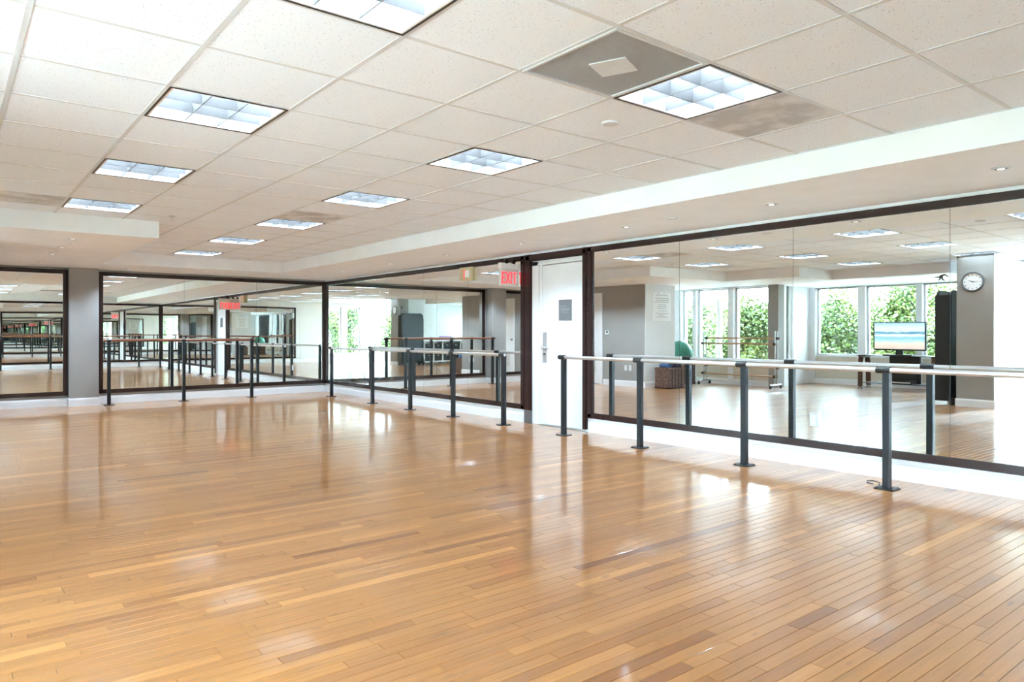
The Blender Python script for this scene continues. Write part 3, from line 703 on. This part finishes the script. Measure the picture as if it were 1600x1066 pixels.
# folded table tennis style table: two upright slate panels on a wheeled frame
ft = thing('folded_table', 'tall dark folded games table on wheels beside the grey pillar', 'folding table', (-1.25, 4.66, 0))
def rpanel(y0, y1):
    p = [(-1.66, .12), (-.84, .12), (-.84, 1.80), (-.86, 1.85), (-.91, 1.875), (-1.59, 1.875), (-1.64, 1.85), (-1.66, 1.80)]
    return MB().prism(p, 'y', y0, y1)
rpanel(4.56, 4.60).build('table_half', M['tabletop'], ft); rpanel(4.74, 4.78).build('table_half', M['tabletop'], ft)
for yy in (4.552, 4.78):
    m = MB(); m.box(-1.67, -.83, yy, yy + .008, .10, .13); m.box(-1.67, -1.65, yy, yy + .008, .1, 1.82); m.box(-.85, -.83, yy, yy + .008, .1, 1.82); m.box(-1.6, -.9, yy, yy + .008, 1.868, 1.884); m.build('edge_band', M['black'], ft)
m = MB(); m.box(-.83, -.78, 4.56, 4.78, .10, 1.80); m.box(-1.70, -1.66, 4.58, 4.76, .10, 1.70); m.build('frame_upright', M['black'], ft)
m = MB(); m.prism([(4.50, .07), (4.90, .07), (4.90, .11), (4.80, .36), (4.74, .36), (4.74, .12), (4.50, .12)], 'x', -.85, -.80); m.prism([(4.50, .07), (4.90, .07), (4.90, .11), (4.80, .36), (4.74, .36), (4.74, .12), (4.50, .12)], 'x', -1.68, -1.63); m.build('wheel_frame', M['black'], ft)
for xx in (-.825, -1.655):
    for yy in (4.54, 4.86): MB().cyl((xx - .014, yy, .04), (xx + .014, yy, .04), .04, 16).build('wheel', M['black'], ft)
cl = thing('clamp_arm', 'black bent cable arm with a claw rising above the folded table', 'cable arm', (-.82, 4.58, 1.87))
m = MB(); m.tube([(-.82, 4.57, 1.80), (-.82, 4.56, 1.92), (-.82, 4.57, 2.02), (-.82, 4.60, 2.10), (-.82, 4.66, 2.13), (-.82, 4.70, 2.11)], .006, 8); m.build('cable', M['steel'], cl)
m = MB(); m.tube([(-.82, 4.60, 2.10), (-.82, 4.65, 2.14), (-.82, 4.70, 2.115), (-.82, 4.74, 2.10), (-.82, 4.80, 2.105)], [.008, .01, .022, .012, .006], 8); m.tube([(-.82, 4.70, 2.115), (-.82, 4.68, 2.06), (-.82, 4.65, 2.04)], [.018, .012, .005], 8); m.tube([(-.82, 4.71, 2.11), (-.82, 4.725, 2.06), (-.82, 4.75, 2.05)], [.018, .01, .005], 8); m.build('claw', M['black'], cl)

# television on its stand
ts = thing('television_stand', 'glass television stand with bent walnut legs by the window', 'tv stand', (-3.35, 6.42, 0))
for yy in (5.70, 7.14):
    for s_ in (-1, 1):
        x = -3.35 + s_ * .17
        m = MB(); m.prism([(x + .02 * s_ - .016, .06), (x + .02 * s_ + .016, .06), (x + .012, .62), (x - .05 * s_ + .0, .70), (x - .05 * s_, .66), (x - .014, .58)], 'y', yy - .045, yy + .045); m.build('leg', M['walnut'], ts)
    m = MB(); m.box(-3.53, -3.17, yy - .045, yy + .045, .655, .70); m.build('leg_bridge', M['walnut'], ts)
    for s_ in (-1, 1):
        m = MB(); x = -3.35 + s_ * .19; m.tube([(x, yy, .13), (x, yy, .08), (x, yy - .04, .0)], .008, 6); m.tube([(x, yy, .08), (x, yy + .04, .0)], .008, 6); m.build('foot', M['black'], ts)
MB().bbox(-3.58, -3.12, 5.62, 7.22, .70, .712, .003).build('glass_top', M['black'], ts)
MB().bbox(-3.56, -3.14, 5.74, 7.10, .13, .142, .003).build('glass_shelf', M['black'], ts)
MB().bbox(-3.50, -3.44, 6.06, 6.66, .142, .70, .004).build('back_column', M['black'], ts)
tv = thing('television', 'flat television showing a beach scene, standing by the window', 'television', (-3.32, 6.41, .712))
MB().bbox(-3.36, -3.30, 5.89, 6.93, .815, 1.405, .006).build('bezel', M['black'], tv)
box(-3.30, -3.298, 5.915, 6.905, .845, 1.385).build('screen', M['screen'], tv)
m = MB(); m.bbox(-3.46, -3.20, 6.12, 6.70, .712, .735, .006); m.box(-3.36, -3.32, 6.34, 6.48, .735, .83); m.build('pedestal', M['black'], tv)
pl = thing('media_player', 'slim silver media player on the lower stand shelf', 'media player', (-3.28, 6.3, .142))
MB().bbox(-3.42, -3.16, 6.10, 6.56, .142, .21, .004).build('case', M['black'], pl); box(-3.16, -3.158, 6.13, 6.53, .16, .185).build('front_panel', M['rail'], pl)

# portable rolling barre
pb = thing('portable_barre', 'portable barre with pale wooden rails on steel uprights by the far window', 'ballet barre', (-1.75, 9.2, 0))
for yy in (8.22, 10.02):
    for xx in (-1.80, -1.70): MB().cyl((xx, yy, .09), (xx, yy, 1.22), .014, 12).build('upright', M['steel'], pb)
    m = MB(); m.cyl((-1.93, yy, .085), (-1.50, yy, .085), .016, 12); m.build('foot_tube', M['steel'], pb)
    for xx in (-1.92, -1.52):
        m = MB(); m.cyl((xx, yy - .012, .034), (xx, yy + .012, .034), .034, 14); m.box(xx - .012, xx + .012, yy - .018, yy + .018, .04, .085); m.build('caster', M['black'], pb)
for xx, z in ((-1.83, 1.06), (-1.67, .94), (-1.83, .44), (-1.67, .26)):
    MB().cyl((xx, 8.17, z), (xx, 10.07, z), .017, 12).build('rail', M['lightwood'], pb)
    for yy in (8.22, 10.02): MB().bbox(min(xx, -1.75 + .02) - .02, max(xx, -1.77) + .02, yy - .025, yy + .025, z - .028, z + .028, .005).build('clamp', M['black'], pb)

def woven(name, x0, x1, y0, y1, hh, lab):
    r = thing(name, lab, 'basket', ((x0 + x1) / 2, (y0 + y1) / 2, 0)); t = .025
    m = MB(); ring(m, x0, x1, y0, y1, t, 0, hh - .03); m.box(x0, x1, y0, y1, 0, .02); m.build('body', M['basket'], r)
    m = MB(); ring(m, x0 - .008, x1 + .008, y0 - .008, y1 + .008, t + .012, hh - .03, hh); m.build('rim', M['basket'], r)
    m = MB()
    for q in range(1, 5):
        u = x0 + (x1 - x0) * q / 5; m.box(u - .008, u + .008, y0 - .006, y0, .01, hh - .03)
    m.build('rib', M['navy'], r)
woven('storage_basket', -.40, .12, 9.56, 9.93, .44, 'dark woven storage basket in front of the light wall end')
woven('storage_basket', -1.52, -1.02, 10.12, 10.62, .46, 'dark woven storage basket under the green exercise ball')
def roll(name, p0, p1, rr, mm, lab):
    m = MB(); m.cyl(p0, p1, rr, 18); tag(m.build(name, M[mm], loc=p0), lab, 'towel roll')
roll('rolled_mat', (.02, 9.62, .47), (-.02, 9.88, .49), .055, 'blue', 'blue rolled towel sticking out of the basket by the wall')
roll('rolled_mat', (-.14, 9.60, .46), (-.20, 9.90, .48), .06, 'navy', 'dark rolled towel in the basket by the wall')
for xx in (-.14 - .15,): roll('rolled_mat', (xx, 9.61, .46), (xx - .04, 9.90, .47), .055, 'navy', 'dark rolled towel at the window end of the basket by the wall')
MBb = MB().ball((-1.27, 10.37, .70), .30, 40, 24)
eb = thing('exercise_ball', 'large teal green exercise ball resting on a woven basket', 'exercise ball', (-1.27, 10.37, .40))
MBb.build('ball', M['ballm'], eb)
MB().ball((-1.27, 10.37, 1.0), .012, 10, 6).build('valve', M['paper'], eb)

# shelf with foam blocks on the divider wall
sh = thing('storage_shelf', 'low white cubby shelf against the divider wall', 'shelf', (-2.8, 4.5, 0))
m = MB(); m.box(-3.85, -1.80, 4.32, 4.66, .86, .90); m.box(-3.85, -1.80, 4.32, 4.66, .10, .14); m.box(-3.85, -1.80, 4.32, 4.335, .14, .86); m.build('carcass', M['shelfw'], sh)
for q in range(6):
    x = -3.85 + q * (2.05 - .03) / 5; box(x, x + .03, 4.335, 4.66, 0, .86).build('divider', M['shelfw'], sh)
box(-3.82, -1.83, 4.335, 4.655, .49, .51).build('middle_shelf', M['shelfw'], sh)
n_ = 0
for lev, zz in (('lower', .14), ('upper', .51)):
    for q in range(5):
        x = -3.82 + q * .404 + .02
        bn = thing('storage_bin', 'black storage bin in the %s cubby row, %s from the window' % (lev, ORD[q]), 'bin', (x + .17, 4.5, zz), 'black bins in the cubby shelf')
        m = MB(); ring(m, x, x + .335, 4.345, 4.64, .008, zz, zz + .26); m.box(x, x + .335, 4.345, 4.64, zz, zz + .008); m.build('body', M['black'], bn)
        box(x + .12, x + .215, 4.64, 4.646, zz + .19, zz + .215).build('handle', M['steel'], bn)
for q, (xx, zz) in enumerate(((-2.60, .90), (-2.85, .90), (-3.10, .90), (-2.72, .978), (-2.97, .978))):
    o = MB().bbox(xx - .115, xx + .115, 4.40, 4.55, zz, zz + .076, .008).build('yoga_block', M['purple'], loc=(xx, 4.47, zz))
    tag(o, 'purple foam yoga block on the cubby shelf, %s' % ('bottom layer nearest the pillar', 'bottom layer, middle', 'bottom layer nearest the window', 'top layer nearer the pillar', 'top layer nearer the window')[q], 'yoga block', 'purple yoga blocks on the shelf')
# ------------------------------------------------------------------ outside: terrace, railing, trees
struct(box(-60, 60, -60, 70, -.6, -.35).build('garden_ground', M['grass']), 'garden ground outside')
struct(box(-6.2, -2.36, 8.9, 17, -.2, -.03).build('terrace_far', M['brick']), 'pale terrace outside the far window')
struct(box(-14, 9, -9, YN - .16, -.2, -.03).build('bounce_terrace', M['brick']), 'pale terrace added beyond the end windows to bounce sunlight in')  # added slab, kept pale to bounce sunlight up onto the ceiling
struct(box(-6.2, -4.34, YN - .16, 8.9, -.2, -.03).build('terrace_near', M['brick']), 'pale terrace outside the near windows')
rl = thing('terrace_railing', 'low white balustrade on the terrace outside the far window', 'railing', (-3.6, 11.2, -.03))
box(-3.66, -3.54, 8.95, 14.5, .46, .52).build('top_rail', M['white'], rl); box(-3.65, -3.55, 8.95, 14.5, -.03, .04).build('bottom_rail', M['white'], rl)
bp_ = None
for q in range(42):
    yy = 9.05 + q * .13
    if bp_ is None: bp_ = MB().cyl((-3.6, yy, .04), (-3.6, yy, .46), .026, 8).build('baluster', M['white'], rl); y00 = yy
    else: c = bp_.copy(); COL.objects.link(c); c.location = (0, yy - y00, 0)

def tree(name, lab, x, y, zc, rx, ry, rz, n, tone, leaf=.06, seed=1):
    rnd = random.Random(seed)
    r = thing(name, lab, 'tree', (x, y, -.35), 'trees outside the windows')
    trunk = [(x, y, -.35), (x + .05, y + .04, zc * .3), (x - .04, y + .1, zc * .7), (x + .03, y, zc)]
    MB().tube(trunk, [.09, .075, .06, .03], 8).build('trunk', M['bark'], r)
    lobes = [(Vector((rnd.uniform(-.65, .65) * rx, rnd.uniform(-.7, .7) * ry, rnd.uniform(-.75, .7) * rz)), rnd.uniform(.28, .5), rnd.uniform(-.22, .22)) for _ in range(26)]
    m = MB()
    for lo, s_, _ in lobes[:9]:
        m.tube([(x, y, zc * .6), (x + lo.x * .5, y + lo.y * .5, zc * .8 + lo.z * .3), (x + lo.x, y + lo.y, zc + lo.z)], [.035, .022, .01], 5)
    m.build('branches', M['bark'], r)
    vs, fs, cols = [], [], []
    for k in range(n):
        lo, s_, tn = lobes[k % len(lobes)]
        d = Vector((rnd.gauss(0, 1), rnd.gauss(0, 1), rnd.gauss(0, 1))).normalized() * (rnd.random() ** .4)
        p = Vector((x, y, zc)) + lo + Vector((d.x * rx * s_ * 1.3, d.y * ry * s_ * 1.2, d.z * rz * s_ * 1.2))
        if p.z < -.3: continue
        a = Vector((rnd.gauss(0, 1), rnd.gauss(0, 1), rnd.gauss(0, .7))).normalized(); b = a.orthogonal(); b.rotate(Matrix.Rotation(rnd.uniform(0, 6.28), 3, a)); L_ = leaf * rnd.uniform(.7, 1.4)
        o = len(vs); vs += [p, p + a * L_ * .5 + b * L_ * .28, p + a * L_, p + a * L_ * .5 - b * L_ * .28]; fs.append((o, o + 1, o + 2, o + 3))
        cols += [min(1, max(0, tone + tn + rnd.gauss(0, .16))), 0, 0, 1]
    off = origin(r); me = bpy.data.meshes.new('foliage'); me.from_pydata([tuple(v - off) for v in vs], [], fs)
    at = me.attributes.new('tone', 'FLOAT_COLOR', 'FACE'); at.data.foreach_set('color', cols); me.materials.append(M['leaf']); me.update()
    o = bpy.data.objects.new('foliage', me); COL.objects.link(o); o.parent = r; o['kind'] = 'stuff'
tree('garden_tree', 'dense green tree behind the television, seen through the near window', -7.3, 7.7, 1.25, 1.0, 1.05, 1.5, 24000, .55, .085, 1)
tree('garden_tree', 'light green tree outside the near window left of the television', -7.2, 10.2, 1.15, 1.0, .98, 1.45, 24000, .5, .085, 2)
tree('garden_tree', 'broad yellow green tree outside the right pane of the far window', -7.2, 12.55, 1.1, 1.0, .95, 1.3, 24000, .62, .085, 3)
tree('garden_tree', 'lower grey green tree outside the left pane of the far window', -7.4, 15.0, .95, 1.0, 1.05, 1.1, 24000, .48, .085, 4)
tree('garden_tree', 'green tree outside the window of the alcove beyond the divider', -7.5, 4.6, 1.2, 1.1, 1.15, 1.4, 12000, .5, .08, 5)
tree('garden_tree', 'wide dark shrub filling the gaps behind the garden trees', -10.6, 12.0, .9, 1.2, 4.2, 1.2, 36000, .42, .10, 6)
for q, (tx, ty, where) in enumerate(((1.9, -5.2, 'nearest the right wall side'), (-.6, -4.7, 'second from the right wall side'), (-3.1, -4.9, 'third from the right wall side'), (-5.7, -4.6, 'farthest from the right wall'))):
    tree('garden_tree', 'tree outside the end windows seen in the far mirrors, ' + where, tx, ty, 1.35, 1.0, 1.0, 1.5, 16000, .5 + .05 * (q % 2), .09, 11 + q)
pm = thing('palm_tree', 'slim grey palm trunk standing outside the far window', 'palm', (-4.6, 11.64, -.35))
pts = [(-4.6 + .02 * math.sin(k), 11.64, -.35 + k * .16) for k in range(40)]
MB().tube(pts, [.085 + (.006 if k % 2 else 0) for k in range(40)], 14).build('trunk', M['palm'], pm)
for k in range(11):
    a = k * 2 * math.pi / 11; dx, dy = math.cos(a), math.sin(a); z = 5.9
    vs, fs = [], []
    for q in range(9):
        t = q / 8; px, pz = 1.9 * t, .6 * t - 1.5 * t * t; wd = .22 * math.sin(math.pi * min(1, t + .1)) + .01
        c = Vector((-4.6 + dx * px, 11.64 + dy * px, z + pz)); vs += [c + Vector((-dy, dx, 0)) * wd - Vector((0, 0, wd * .5)), c, c + Vector((dy, -dx, 0)) * wd - Vector((0, 0, wd * .5))]
    for q in range(8): fs += [(q * 3, q * 3 + 1, q * 3 + 4, q * 3 + 3), (q * 3 + 1, q * 3 + 2, q * 3 + 5, q * 3 + 4)]
    MB().add(vs, fs).build('frond', M['leaf'], pm)
